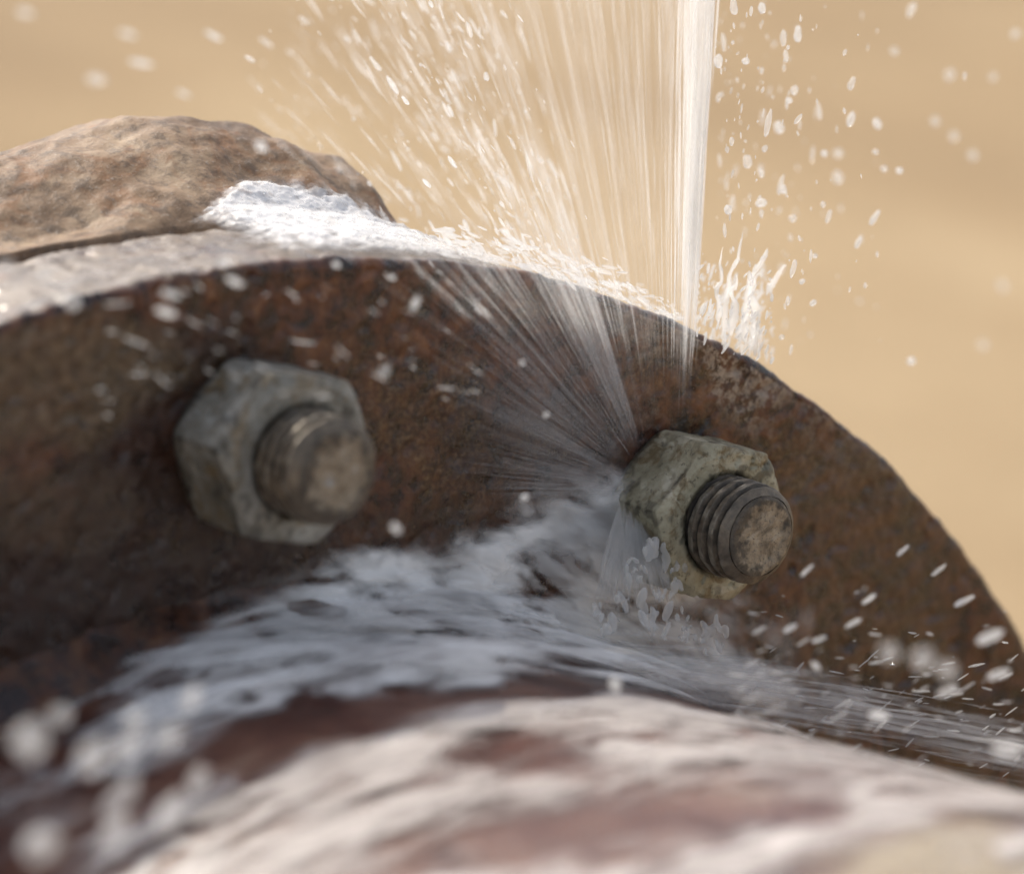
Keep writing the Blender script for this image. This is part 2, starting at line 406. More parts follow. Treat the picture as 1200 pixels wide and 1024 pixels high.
R2 = R_-drop-1.5*np.clip((R_-RF+1)/8, 0, 1)-8.0*sm(8.5, -3, deg)*np.clip((R_-RF+1)/8, 0, 1)+w*(fbm(P, 1/34, 3, .5, 5)*2.2+fbm(P, 1/9, 3, .5, 7)*.6+fbm(P, 1/3, 2, .5, 8)*.2+bulge)
P = polar(A, R2, Y_+w*fbm(P, 1/14, 3, .5, 12)*1.2)
COLLAR_R, COLLAR_Y, COLLAR_A = R2[:475], prof[3:-3, 1]+Y0, ca[:475]
o = mesh_obj('pipe_collar', (P-off).reshape(-1, 3), grid_faces(len(ca), len(prof), True, True), M_COLLAR); o.location = Vector(off)*S
tag(o, 'rough weathered brown iron collar behind the flange, with white foam on its shoulder', 'collar')

# ------------------------------------------------------------------ bolts
def soft_hex(th, ap, rot):
    a = (th-rot) % (math.pi/3)-math.pi/6
    r = ap/np.cos(a); rc = ap*1.150
    k = 34.0; return -np.log(np.exp(-k*r/ap)+np.exp(-k*rc/ap))/k*ap+ap*.012
def make_bolt(c, rot, H, L, end_mat, seed, label):
    b = empty('hex_bolt', (c[0], -.0, c[1])); tag(b, label, 'bolt', None)
    AP, RS = 15.2, 10.0
    nt = 288; th = np.linspace(0, 2*math.pi, nt, endpoint=False)
    # local frame: x right, z up, y along -outwards
    rows = []; hexr = soft_hex(th, AP, rot)
    def row(scale_r, y): rows.append((scale_r, y))
    rr, yy, gr = [], [], []
    for s_ in np.linspace(RS-.6, RS+1.2, 5): rr.append(np.full(nt, s_)); yy.append(np.full(nt, -H+(1.2-(s_-RS))*.55*(1 if s_ < RS+1.2 else 0))); gr.append(np.full(nt, max(0, 1-(s_-RS+.6)/1.6)))
    for f in np.linspace(.04, 1, 22):
        r = RS+1.2+(hexr-RS-1.2)*f
        ch = np.clip(r-AP*.955, 0, None)*.62
        rr.append(r); yy.append(-H+ch); gr.append(np.zeros(nt))
    ytop = yy[-1]
    for f in np.linspace(.03, 1, 44)**1.0:
        ch2 = np.clip(hexr-AP*.98, 0, None)*.45*max(0, (f-.85)/.15)
        rr.append(hexr-ch2); yy.append(ytop*(1-f)+.3*f)
        e = np.clip(1-np.abs(f-.03)/.05, 0, 1)*.5
        gr.append(np.full(nt, .9*sm(.80, 1.0, f)))
    rr, yy, gr = np.array(rr).T, np.array(yy).T, np.array(gr).T
    P = np.stack([rr*np.cos(th)[:, None], yy, rr*np.sin(th)[:, None]], -1)
    N = -grid_normals(np.concatenate([P[-2:], P, P[:2]], 0))[2:-2]
    flip = np.sign((N*np.stack([np.cos(th)[:, None]+0*rr, -.8+0*rr, np.sin(th)[:, None]+0*rr], -1)).sum(-1))
    N = N*flip[..., None]
    hh = fbm(P, 1/8, 3, .5, seed)*.26+fbm(P, 1/1.8, 3, .6, seed+1)*.10-sm(.35, .6, fbm(P, 1/3.1, 2, .5, seed+2))*.45
    P = P+N*hh[..., None]
    # grime in the crease where chamfer meets flat, following the arched edge
    side = np.arange(P.shape[1])[None, :] >= 27
    crease = np.exp(-((yy-ytop[:, None]-1.0)/.55)**2)*side*sm(-.15, .35, fbm(P, 1/6, 2, .5, seed+5))*.8
    corner = np.exp(-(((th-rot)[:, None] % (math.pi/3))-0)**2/.0012)*side*.3
    gr = np.clip(gr+crease+corner+sm(.25, .6, fbm(P, 1/5, 3, .6, seed+6))*.55, 0, 1)
    mesh_obj('nut', P.reshape(-1, 3), grid_faces(nt, P.shape[1], True), M_NUT[seed//30], b, attrs=dict(grime=gr))
    # threaded stud
    nth = 144; t2 = np.linspace(0, 2*math.pi, nth, endpoint=False); pitch = 3.0
    ys = np.arange(-6, L+.01, .14)
    T, YY = np.meshgrid(t2, ys, indexing='ij')
    ph = ((YY/pitch+T/(2*math.pi)) % 1.0)
    tooth = sm(0, .42, ph)*sm(1.0, .58, ph)
    tooth = np.clip(tooth*1.25, 0, 1)
    fade = sm(L-.9, L-2.2, YY)
    rad_ = RS-1.35+1.35*(tooth*fade+(1-fade)*.95)
    rad_ = np.where(YY > L-1.4, np.minimum(rad_, RS-.15-(YY-(L-1.4))/1.4*1.75), rad_)
    P = np.stack([rad_*np.cos(T), -YY, rad_*np.sin(T)], -1)
    dn = fbm(P, 1/2.4, 3, .6, seed+8)*.16+np.clip(fbm(P, 1/5, 2, .5, seed+9), 0, 1)*.25
    P[..., 0] += np.cos(T)*dn; P[..., 2] += np.sin(T)*dn
    crest = sm(.86, 1.0, tooth)*fade*sm(-.1, .5, fbm(P, 1/3, 2, .5, seed+4))*.9+(1-fade)*.18
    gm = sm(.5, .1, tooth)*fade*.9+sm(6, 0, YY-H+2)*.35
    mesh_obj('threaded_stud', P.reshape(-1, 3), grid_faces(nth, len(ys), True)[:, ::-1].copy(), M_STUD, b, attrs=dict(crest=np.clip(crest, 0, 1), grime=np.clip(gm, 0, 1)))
    # end of the stud, slightly dished with a raised ring
    re = np.linspace(0.02, 8.12, 46); T, RR = np.meshgrid(t2, re, indexing='ij')
    yy = -L-.10-.25*sm(5.0, 7.0, RR)+.38*sm(7.0, 8.15, RR)**2
    P = np.stack([RR*np.cos(T), yy, RR*np.sin(T)], -1)
    P[..., 1] += fbm(P, 1/3.0, 3, .6, seed+10)*.24*sm(8.2, 7.2, RR)
    gm = sm(5.2, 7.4, RR-1.2*np.cos(T-2.8)*-1+fbm(P, 1/2.2, 3, .65, seed)*2.2)*.72
    mesh_obj('stud_end', P.reshape(-1, 3), grid_faces(nth, len(re), True), end_mat, b, attrs=dict(grime=np.clip(gm, 0, 1)))
    return b
H1, H2 = 17.0, 18.0
q = at(849, 614, -H1); make_bolt((q[0], q[2]), math.radians(43), H1, 28.0, M_END[0], 20, 'greenish grey hex nut on worn threaded stud where the water jet sprays out')
BR = (q[0], q[2])
q = at(353, 540, -H2); make_bolt((q[0], q[2]), math.radians(46), H2, 29.0, M_END[1], 40, 'dull grey hex nut on stud, dry and dark rusted around, clear of the jet')

# ------------------------------------------------------------------ white water skin over flange face and pipe
na = 620
aa = np.radians(np.linspace(-24, 50, na))
qf = np.linspace(238, 203, 90); 
def water_skin(name, seed, lift, dmul, label):
    fil = np.linspace(0, math.pi/2, 26)[1:]
    prof = [(r, 0.0) for r in qf]; c_r, c_y, fr = 203.0, -(203.0-RP), 203.0-RP
    prof += [(c_r-fr*math.sin(t), c_y+fr*math.cos(t)) for t in fil]
    prof += [(float(flare(c_y-d)), c_y-d) for d in np.concatenate([np.arange(.5, 90, .55), np.arange(90.5, 190, .9)])]
    prof = np.array(prof); q = np.concatenate([[0], np.cumsum(np.hypot(*np.diff(prof, axis=0).T))])
    A, R_ = np.meshgrid(aa, prof[:, 0], indexing='ij'); Y_ = np.broadcast_to(prof[:, 1], A.shape); Q = np.broadcast_to(q, A.shape)
    P = polar(A, R_, Y_); N = grid_normals(P); N *= np.sign(N[0, 0, 1]*-1)
    flow = np.stack([A*200, Q, np.full_like(Q, seed*3.1)], -1)
    px, py = pix(P)
    def e(cx, cy, rx, ry, rot=0., s_=1.0, soft=.75):
        c, s = math.cos(math.radians(rot)), math.sin(math.radians(rot)); dx, dy = px-cx, py-cy
        return s_*sm(1+soft, 1-soft, np.sqrt(((dx*c+dy*s)/rx)**2+((-dx*s+dy*c)/ry)**2)+wob*.55)
    wob = fbm(flow*[.6, 1, 1], 1/26, 3, .55, seed)
    s1 = fbm(flow*[1/17, 1/7.5, 1]+wob[..., None]*.8, 1, 3, .48, seed+1); s2 = fbm(flow*[1/7, 1/3.0, 1]+wob[..., None], 1, 3, .6, seed+2)
    s3 = fbm(flow*[1/48, 1/15, 1], 1, 2, .5, seed+3)
    # thick white water where the leak falls on the joint
    D = np.maximum.reduce([e(705, 640, 85, 60, 35, .9), e(620, 680, 160, 62, -8, .9), e(440, 695, 140, 48, -6, .75), e(560, 735, 230, 52, 3, .9), e(320, 775, 170, 55, -18, .8),
                           e(500, 790, 210, 32, -3, .9), e(760, 790, 160, 28, 4, .7), e(900, 812, 260, 22, 9, .35), e(1040, 850, 260, 28, 13, .30), e(170, 880, 200, 55, -25, .40), e(60, 980, 160, 50, -25, .3)])
    # sheet running over the top of the pipe
    froth = sm(.15, .5, D)*sm(-75, -50, Y_)  # froth painted whiter inside the flange's shadow, to offset the dark shade there
    lit = sm(-50, -70, Y_+wob*14)*(.66 if seed < 10 else .15)
    edge = sm(.06, .22, A-math.radians(0))*0
    D = np.maximum(D, lit)
    for hcx, hcy, hx, hy, rot, s_ in ((610, 885, 60, 16, 0, .97), (800, 962, 110, 26, -8, .9), (600, 1000, 115, 26, -6, .9), (935, 955, 55, 14, -8, .85), (390, 850, 120, 17, -10, .85), (240, 905, 140, 18, -22, .6),
                               (420, 950, 80, 14, -15, .3), (1140, 1050, 150, 60, 0, .95), (700, 905, 60, 8, 0, .35), (330, 745, 70, 9, -15, .5), (600, 700, 40, 6, -5, .5), (480, 770, 90, 8, 6, .5), (690, 765, 50, 6, 0, .5)):
        D = D*(1-np.clip(e(hcx, hcy, hx*1.25, hy*1.2, rot, s_, .7)*(.95+1.1*s1+.6*s2), 0, .98))
    tex = .48+s1*1.25+s2*.40+s3*.85
    dens = np.clip(D*1.65*tex+(D-.5)*.35*(D > .0), 0, 1)*sm(.02, .25, D)*dmul
    nose = sm(0, 8, Q)*sm(q[-1], q[-1]-8, Q)*sm(0, .02, A-aa[0])*sm(0, .02, aa[-1]-A)
    dens = dens*nose
    hgt = lift*(.25+.75*sm(-90, -45, Y_))+np.clip(D, 0, 1)*(1.0+s1*.45+s3*.9)*(.25+1.0*sm(-80, -40, Y_))
    P = P+N*np.maximum(hgt, .35+lift*.3)[..., None]
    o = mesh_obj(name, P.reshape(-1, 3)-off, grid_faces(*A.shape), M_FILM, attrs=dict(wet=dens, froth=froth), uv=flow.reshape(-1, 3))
    o.location = Vector(off)*S
    tag(o, label, 'water', None, 'stuff'); return o
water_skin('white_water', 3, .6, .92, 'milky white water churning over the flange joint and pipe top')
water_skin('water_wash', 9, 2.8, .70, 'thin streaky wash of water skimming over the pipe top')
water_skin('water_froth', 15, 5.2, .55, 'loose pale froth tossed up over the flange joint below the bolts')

# ------------------------------------------------------------------ jet and spray
RAYS = np.array([     # k, foot of the ray, far end of the ray (photograph pixels in the plane of the spray)
    (0.00, 722, 578, 430, 610), (.12, 724, 566, 400, 500), (.26, 730, 552, 330, 330), (.38, 738, 544, 300, 60), (.46, 744, 538, 400, -70),
    (.56, 750, 530, 520, -80), (.64, 754, 526, 596, -80), (.76, 762, 520, 690, -80), (.88, 780, 512, 772, -80), (1.0, 806, 490, 839, -80), (1.06, 812, 486, 862, -80)])
def spray_point(k, t, Y):
    k = np.asarray(k, float); f = [np.interp(k, RAYS[:, 0], RAYS[:, j]) for j in (1, 2, 3, 4)]
    return at(f[0]+(f[2]-f[0])*t, f[1]+(f[3]-f[1])*t, Y)
def tubes(name, rows, rad, dens, mat, label, wig=.25, sides=5):
    P = np.stack(rows, 1); n, nseg = P.shape[:2]; s_ = np.linspace(0, 1, nseg)
    P = P+fbm(P+np.arange(n)[:, None, None]*3.3, 1/9, 2)[..., None]*wig*rng.normal(size=(n, 1, 3))
    d = P[:, -1]-P[:, 0]; d /= np.linalg.norm(d, axis=1, keepdims=True)+1e-9
    u = np.cross(d, [0.1, 1, .05]); u /= np.linalg.norm(u, axis=1, keepdims=True); v = np.cross(d, u)
    prof = np.sin(np.pi*np.clip(s_*.94+.03, 0, 1))**.7
    rr = np.clip(rad[:, None]*prof*(1+.2*rng.normal(size=(n, nseg))), .015, None)
    th = np.linspace(0, 2*math.pi, sides, endpoint=False)
    ring = u[:, None, None]*np.cos(th)[:, None]+v[:, None, None]*np.sin(th)[:, None]
    V = P[:, :, None]+ring*rr[:, :, None, None]
    F = grid_faces(nseg, sides, False, True)
    F = (F[None]+(np.arange(n)*nseg*sides)[:, None, None]).reshape(-1, 4)
    fade = np.sin(np.pi*np.clip(s_*.98+.01, 0, 1))**.9
    D = np.repeat((dens[:, None]*fade)[:, :, None], sides, 2)
    o = mesh_obj(name, V.reshape(-1, 3)-off, F, mat, attrs=dict(wet=D.ravel())); o.location = Vector(off)*S
    return tag(o, label, 'water', None, 'stuff')
def strands(name, k, t0, t1, y0, y1, rad, dens, mat, label, nseg=7, wig=.25):
    rows = []
    for q in np.linspace(0, 1, nseg):
        tt = t0+(t1-t0)*q; rows.append(spray_point(k, tt, y0+(y1-y0)*tt))
    return tubes(name, rows, rad, dens, mat, label, wig)
U = rng.uniform
def veil(name, ka, kb, yb, yt, bulge, dfun, label, seed):
    nk, nt = 260, 150
    K, T = np.meshgrid(np.linspace(ka, kb, nk), np.linspace(.0, 1.0, nt), indexing='ij')
    kk = (K-ka)/(kb-ka)
    Y = yb+(yt-yb)*T+bulge*np.sin(np.pi*kk)*T+fbm(np.stack([K*22, T*1.2, K*0+seed], -1), 1, 3)*2.5*T
    P = spray_point(K, T, Y)
    D = dfun(K, T)
    o = mesh_obj(name, P.reshape(-1, 3)-off, grid_faces(nk, nt), M_VEIL, attrs=dict(wet=D), uv=np.stack([K, T, K*0+seed], -1).reshape(-1, 3))
    o.location = Vector(off)*S; return tag(o, label, 'water', None, 'stuff')
veil('water_veil', .50, 1.0, -7, -16, -14, lambda K, T: (.07+.05*sm(.6, .75, K)-.03*sm(.86, .93, K)*(1-sm(.955, .985, K)))*sm(.49, .62, K)*sm(0, .10, T)*(.35+.65*sm(.16, .30, T))*(1-.25*T)*1.0*sm(1.0, .97, K)+.14*sm(.945, .97, K)*sm(1.0, .975, K)*sm(.1, .3, T), 'thin translucent fan of water rising above the rusty flange', 1.0)
veil('spray_sheet', .05, .80, -5, -12, 3, lambda K, T: .22*sm(.0, .05, T)*np.clip(1-T*1.6, 0, 1)**1.2*sm(.04, .2, K)*sm(.80, .6, K), 'faint bluish spray streaking outward from behind the nut over the flange face', 5.0)

n = 420   # dense bright edge of the jet
k = np.minimum(1-np.abs(rng.normal(0, .034, n)), 1)+rng.normal(0, .012, n)*(1+2*(U(0, 1, n) > .9)); t0 = U(-.01, .8, n); ln = U(.15, .55, n)
low = lambda t: .20+.80*sm(.18, .32, t)
strands('water_jet', k, t0, np.minimum(t0+ln, 1.05), U(-9, -4, n), U(-16, -8, n), U(.06, .24, n), U(.4, 1., n)*low(t0+ln*.4), M_STRAND, 'bright white jet of water shooting straight up beside the nut', wig=.15)
n = 700  # threads inside the fan
k = np.clip(np.concatenate([U(.5, 1, n//2), rng.choice([.585, .64, .70, .745, .79, .83, .90, .95], n-n//2)+rng.normal(0, .010, n-n//2)]), .45, 1)
t0 = U(.0, .85, n)**.9; ln = U(.06, .4, n)
strands('water_threads', k, t0, np.minimum(t0+ln, 1.05), U(-10, -4, n), U(-26, -8, n), U(.03, .14, n), U(.3, 1., n)*low(t0+ln*.4), M_STRAND_SOFT, 'fine threads of water inside the rising fan')
n = 1800  # streaks over the shaded face, left of the nut
kc = U(.02, .60, 40); k = np.where(U(0, 1, n) < .72, U(.01, .62, n), np.clip(rng.choice(kc, n)+rng.normal(0, .012, n), .01, .62)); t0 = np.abs(rng.normal(0, .16, n)); ln = U(.05, .45, n)
strands('spray_streaks', k, t0, np.minimum(t0+ln, .95), U(-8, -2, n), U(-22, -4, n), U(.03, .14, n), U(.1, .8, n)*np.clip(1.15-t0*1.6, .12, 1), M_STRAND_SOFT, 'fine streaks of spray fanning left from behind the nut across the flange')
n = 620   # flying left above the flange
k = np.clip(rng.normal(.47, .07, n), .34, .62); t0 = U(.36, .95, n); ln = U(.02, .11, n)
strands('flying_spray', k, t0, t0+ln, U(-20, 4, n), U(-45, 30, n), U(.04, .16, n)+U(0, 1, n)**5*.25, U(.25, 1., n), M_STRAND, 'loose slanting spray flying off above the collar', wig=.6)

# droplets -------------------------------------------------------------------
def ico():
    p = (1+5**.5)/2
    V = np.array([(-1, p, 0), (1, p, 0), (-1, -p, 0), (1, -p, 0), (0, -1, p), (0, 1, p), (0, -1, -p), (0, 1, -p), (p, 0, -1), (p, 0, 1), (-p, 0, -1), (-p, 0, 1)], float)
    F = [(0, 11, 5), (0, 5, 1), (0, 1, 7), (0, 7, 10), (0, 10, 11), (1, 5, 9), (5, 11, 4), (11, 10, 2), (10, 7, 6), (7, 1, 8), (3, 9, 4), (3, 4, 2), (3, 2, 6), (3, 6, 8), (3, 8, 9), (4, 9, 5), (2, 4, 11), (6, 2, 10), (8, 6, 7), (9, 8, 1)]
    V /= np.linalg.norm(V, axis=1)[:, None]
    return V, F
def subdiv(V, F):
    V = list(map(tuple, V)); c = {}; G = []
    def m(a, b):
        key = (min(a, b), max(a, b))
        if key not in c:
            w = np.array(V[a])+np.array(V[b]); V.append(tuple(w/np.linalg.norm(w))); c[key] = len(V)-1
        return c[key]
    for a, b, d in F:
        x, y, z = m(a, b), m(b, d), m(d, a); G += [(a, x, z), (b, y, x), (d, z, y), (x, y, z)]
    return np.array(V), G
V0, F0 = ico(); V1, F1 = subdiv(V0, F0); V2, F2 = subdiv(V1, F1); V3, F3 = subdiv(V2, F2)
F0a, F1a, F3a = np.array(F0), np.array(F1), np.array(F3)
def spread(name, C, rad, stretch, dirs, mat, label, Vb=V1, Fb=F1a):
    n = len(C); d = dirs/np.linalg.norm(dirs, axis=1, keepdims=True)
    a = Vb[None]*rad[:, None, None]*(1+.25*perlin(Vb[None]*1.3+np.arange(n)[:, None, None]*1.7))[..., None]
    pr_ = (a*d[:, None]).sum(-1, keepdims=True)
    V = C[:, None]+a+pr_*d[:, None]*(stretch-1)[:, None, None]
    F = (Fb[None]+(np.arange(n)*len(Vb))[:, None, None]).reshape(-1, 3)
    o = mesh_obj(name, V.reshape(-1, 3)-off, F, mat); o.location = Vector(off)*S
    return tag(o, label, 'water', None, 'stuff')
def img_dir(ang):    # direction in the plane of the flange face: degrees anticlockwise from +x
    ang = np.radians(ang); return np.stack([np.cos(ang), 0*ang, np.sin(ang)], -1)
# fine mist right of the jet, along its edge, left of the fan, along the rim
n = 260
pxs = 838+np.abs(rng.normal(0, 80, n)); pys = U(-10, 420, n)
spread('fine_droplets', at(pxs, pys, U(-25, 60, n)), U(.08, .22, n)+U(0, 1, n)**4*.5, U(1, 4.5, n), img_dir(rng.normal(83, 14, n)), M_DROP_SOFT, 'fine droplets hanging in the air right of the jet')
n = 500
k = np.clip(rng.normal(.48, .07, n), .36, .66); t = U(.38, 1.05, n)
spread('fine_spray', spray_point(k, t, U(-25, 25, n)), U(.05, .14, n)+U(0, 1, n)**5*.3, U(1, 8, n), img_dir(rng.normal(125, 10, n)), M_DROP_SOFT, 'fine spray droplets drifting above the collar left of the fan')
n = 60
pxs = U(100, 560, n); pys = 300+.0004*(pxs-430)**2+U(0, 170, n)
spread('splash_flecks', at(pxs, pys, U(-45, -22, n)), U(.07, .22, n), U(2, 14, n), img_dir(rng.normal(155, 12, n)), M_DROP_SOFT, 'small flecks of splash in front of the upper flange face')
n = 190
pxs = U(860, 1210, n); pys = 800+.10*(pxs-860)+rng.normal(0, 50, n)
ok = pys < 880+.1*(pxs-860); pxs, pys = pxs[ok], pys[ok]; n = len(pxs)
spread('splash_streaks', at(pxs, pys, U(-100, -35, n)), U(.08, .26, n), U(3, 12, n), img_dir(np.where(U(0, 1, n) < .5, rng.normal(15, 8, n), rng.normal(-12, 6, n))), M_DROP_SOFT, 'short streaks of splash in front of the lower right flange face')
n = 260   # rim splash, right of the jet
pxs = U(815, 905, n); pys = 300+U(0, 1, n)**.6*115+(pxs-860)*.25
spread('rim_spray', at(pxs, pys, U(-8, 22, n)), U(.10, .4, n), U(1, 5, n), img_dir(rng.normal(62, 18, n)), M_DROP, 'sparkling spray crowded along the rim right of the jet')
n = 480   # white line of splash along the rim left of the jet
pxs = U(470, 800, n); pys = np.interp(pxs, [430, 600, 700, 800], [288, 312, 342, 378])-np.abs(rng.normal(0, 13, n))*np.interp(pxs, [470, 620, 800], [1.0, 1.6, .8])
spread('rim_mist', at(pxs, pys, U(-6, 34, n)), U(.08, .25, n)+U(0, 1, n)**4*.4, U(1, 7, n), img_dir(rng.normal(150, 14, n)), M_DROP_SOFT, 'low white mist skimming the rim left of the jet')

# splash tongues on the rim right of the jet: wavy tapering ligaments
def ligament(pts, rads, Y, seed, rough, sides=12, nseg=34):
    pts = np.array(pts, float); s_ = np.linspace(0, 1, nseg); kx = np.linspace(0, 1, len(pts))
    def curve(v):
        w = np.interp(s_, kx, v); ker = np.hanning(11); ker /= ker.sum()
        return np.convolve(np.pad(w, 5, mode='reflect', reflect_type='odd'), ker, 'valid')
    C = at(curve(pts[:, 0]), curve(pts[:, 1]), curve(Y)); r = np.abs(curve(rads))
    C = C+np.stack([fbm(C+seed*9, 1/5, 2), fbm(C+seed*5+40, 1/5, 2), fbm(C+seed*3+80, 1/5, 2)], -1)*(.35+.55*rough)
    r = r*(1+(.15+.4*rough)*fbm(np.stack([s_*6, s_*0+seed, s_*0], -1), 1, 2))*np.clip(np.sin(np.pi*np.clip(s_, .012, .988))*3.2, 0, 1)**.5
    d = np.gradient(C, axis=0); d /= np.linalg.norm(d, axis=1, keepdims=True)
    u = np.cross(d, [.1, 1, .1]); u /= np.linalg.norm(u, axis=1, keepdims=True); v = np.cross(d, u)
    th = np.linspace(0, 2*math.pi, sides, endpoint=False)
    V = C[:, None]+(u[:, None]*np.cos(th)[:, None]+v[:, None]*np.sin(th)[:, None]*.7)*np.clip(r, .03, None)[:, None, None]
    return V.reshape(-1, 3), grid_faces(nseg, sides, False, True)
def ligaments(name, specs, mat, label, rough=1.0):
    VV, FF, n0 = [], [], 0
    for i, (pts, rads, Y) in enumerate(specs):
        V, F = ligament(pts, rads, Y, i+1, rough); VV.append(V); FF.append(F+n0); n0 += len(V)
    VV = np.concatenate(VV); FF = np.concatenate(FF)
    o = mesh_obj(name, VV-off, FF, mat); o.location = Vector(off)*S
    return tag(o, label, 'splash')
ligaments('water_splash', [
    (((868, 402), (872, 370), (880, 330), (893, 300)), (.9, .9, .8, .15), (4, 2, 0, -2)), (((878, 408), (884, 380), (880, 350), (884, 322)), (.8, .7, .9, .1), (6, 4, 2, 0)),
    (((850, 390), (852, 350), (862, 310), (870, 275)), (.8, .6, .5, .1), (2, 2, 0, 0)), (((884, 415), (888, 395), (890, 380), (893, 368)), (.6, .6, .4, .1), (4, 4, 4, 4)),
    (((840, 380), (838, 345), (846, 320), (848, 290)), (.7, .5, .4, .1), (0, 0, 0, 0)), (((862, 398), (866, 384), (876, 372), (892, 366)), (.7, .6, .5, .1), (4, 3, 2, 1)),
    (((903, 345), (907, 333), (912, 322), (920, 312)), (.25, .7, .6, .15), (4, 3, 2, 1)), (((890, 318), (892, 306), (896, 296), (899, 288)), (.15, .6, .5, .1), (0, 0, 0, 0)),
    (((856, 394), (860, 366), (858, 340), (866, 318)), (.9, .9, .5, .1), (2, 0, -2, -3))], M_DROP, 'ragged tongues of water leaping off the rim right of the jet')
n = 520   # long shreds of water sweeping past the pipe, right of the nut
x0 = U(690, 1180, n); ln = U(40, 190, n); yb = np.interp(x0, [690, 800, 1000, 1200], [778, 795, 840, 885])+rng.normal(0, 17, n); sl = np.interp(x0, [690, 850, 1200], [.05, .14, .22])+rng.normal(0, .03, n); yd = U(-62, -16, n)
tubes('sweeping_water', [at(x0+ln*q, yb+ln*sl*q, yd) for q in np.linspace(0, 1, 6)], U(.05, .34, n), U(.2, .9, n), M_STRAND, 'long shreds of water sweeping along the pipe below the jet bolt')
# milky fringe breaking up below the wet nut
mb = bpy.data.metaballs.new('drip_field'); mb.resolution = .45; mb.render_resolution = .45; mb.threshold = .5
fr = np.array([(752, 650), (768, 642), (786, 648), (794, 666), (796, 688), (803, 716), (774, 700), (768, 715), (750, 705), (780, 738), (718, 730), (808, 742), (826, 742), (842, 738), (842, 758), (735, 690), (700, 712), (762, 730), (745, 668), (728, 700)], float)
for q_ in range(120):
    j = int(rng.integers(0, len(fr))); sp = float(U(.5, 1.3))
    el = mb.elements.new(); el.co = tuple(at(fr[j, 0]+rng.normal(0, 6)*sp, fr[j, 1]+rng.normal(0, 8)*sp, np.interp(fr[j, 1], [640, 700, 760], [-16, -20, -21.5])+rng.normal(0, 1.0))-off)
    el.type = 'ELLIPSOID'; el.radius = float(.9+1.5*U(0, 1)**1.8); el.size_x, el.size_y, el.size_z = float(U(.45, .8)), .5, float(U(.9, 1.7))
    el.rotation = Vector((0, 0, 1)).rotation_difference(Vector((float(rng.normal(-.1, .45)), float(rng.normal(0, .2)), 1)).normalized())
mbo = bpy.data.objects.new('drip_field', mb); COL.objects.link(mbo)
me = bpy.data.meshes.new_from_object(mbo.evaluated_get(bpy.context.evaluated_depsgraph_get()))
bpy.data.objects.remove(mbo); bpy.data.metaballs.remove(mb)
co = np.zeros(len(me.vertices)*3, np.float32); me.vertices.foreach_get('co', co); me.vertices.foreach_set('co', co*S); me.update()
me.polygons.foreach_set('use_smooth', np.ones(len(me.polygons), bool)); me.materials.clear(); me.materials.append(M_MILK)
o = bpy.data.objects.new('water_drips', me); COL.objects.link(o); o.location = Vector(off)*S
tag(o, 'milky fringe of drips breaking off below the wet greenish nut', 'water', None, 'stuff')
n = 1100   # water thrown downward from behind the nut
fx = U(690, 800, n); a0 = U(0, .5, n); a1 = a0+U(.2, .5, n)
p0 = np.stack([np.interp(fx, [690, 800], [726, 752]), np.interp(fx, [690, 800], [585, 600])], -1); p1 = np.stack([fx, 735-.35*np.abs(fx-735)+rng.normal(0, 12, n)], -1)
tubes('falling_water', [at(p0[:, 0]+(p1-p0)[:, 0]*(a0+(a1-a0)*q), p0[:, 1]+(p1-p0)[:, 1]*(a0+(a1-a0)*q), -5-16*(a0+(a1-a0)*q)**.6) for q in np.linspace(0, 1, 6)],
      U(.05, .30, n), U(.25, .9, n), M_STRAND_SOFT, 'soft fan of white water falling from behind the greenish nut')

# single large droplets, each a thing of its own
drop_meshes = []; soft_meshes = []
for i in range(5):
    V = V3*(1+.22*perlin(V3*1.1+i*7.7))[:, None]*[1, 1, 1]
    me_o = mesh_obj('water_droplet', V, F3a, M_DROP); drop_meshes.append(me_o.data); bpy.data.objects.remove(me_o)
    me_s = drop_meshes[-1].copy(); me_s.materials.clear(); me_s.materials.append(M_DROP_SOFT); soft_meshes.append(me_s)
cnt = 0
def droplet(px_, py_, Y, r, st, ang, label, group):
    global cnt
    o = bpy.data.objects.new('water_droplet', (soft_meshes if r > 1.05 or cnt % 3 == 0 else drop_meshes)[cnt % 5]); COL.objects.link(o); cnt += 1
    o.location = Vector(at(px_, py_, Y))*S; o.scale = (r*st, r, r); o.rotation_euler = (0, -math.radians(ang), 0)
    size = 'large' if r > 1.4 else 'small' if r < .75 else 'medium'
    form = 'long streaked' if st > 2.3 else 'slightly stretched' if st > 1.35 else 'round'
    tag(o, size+' '+form+' '+label, 'droplet', size+' '+form+' '+group)
lab = ('pale droplet floating in the air to the right of the jet', 'droplets right of the jet')
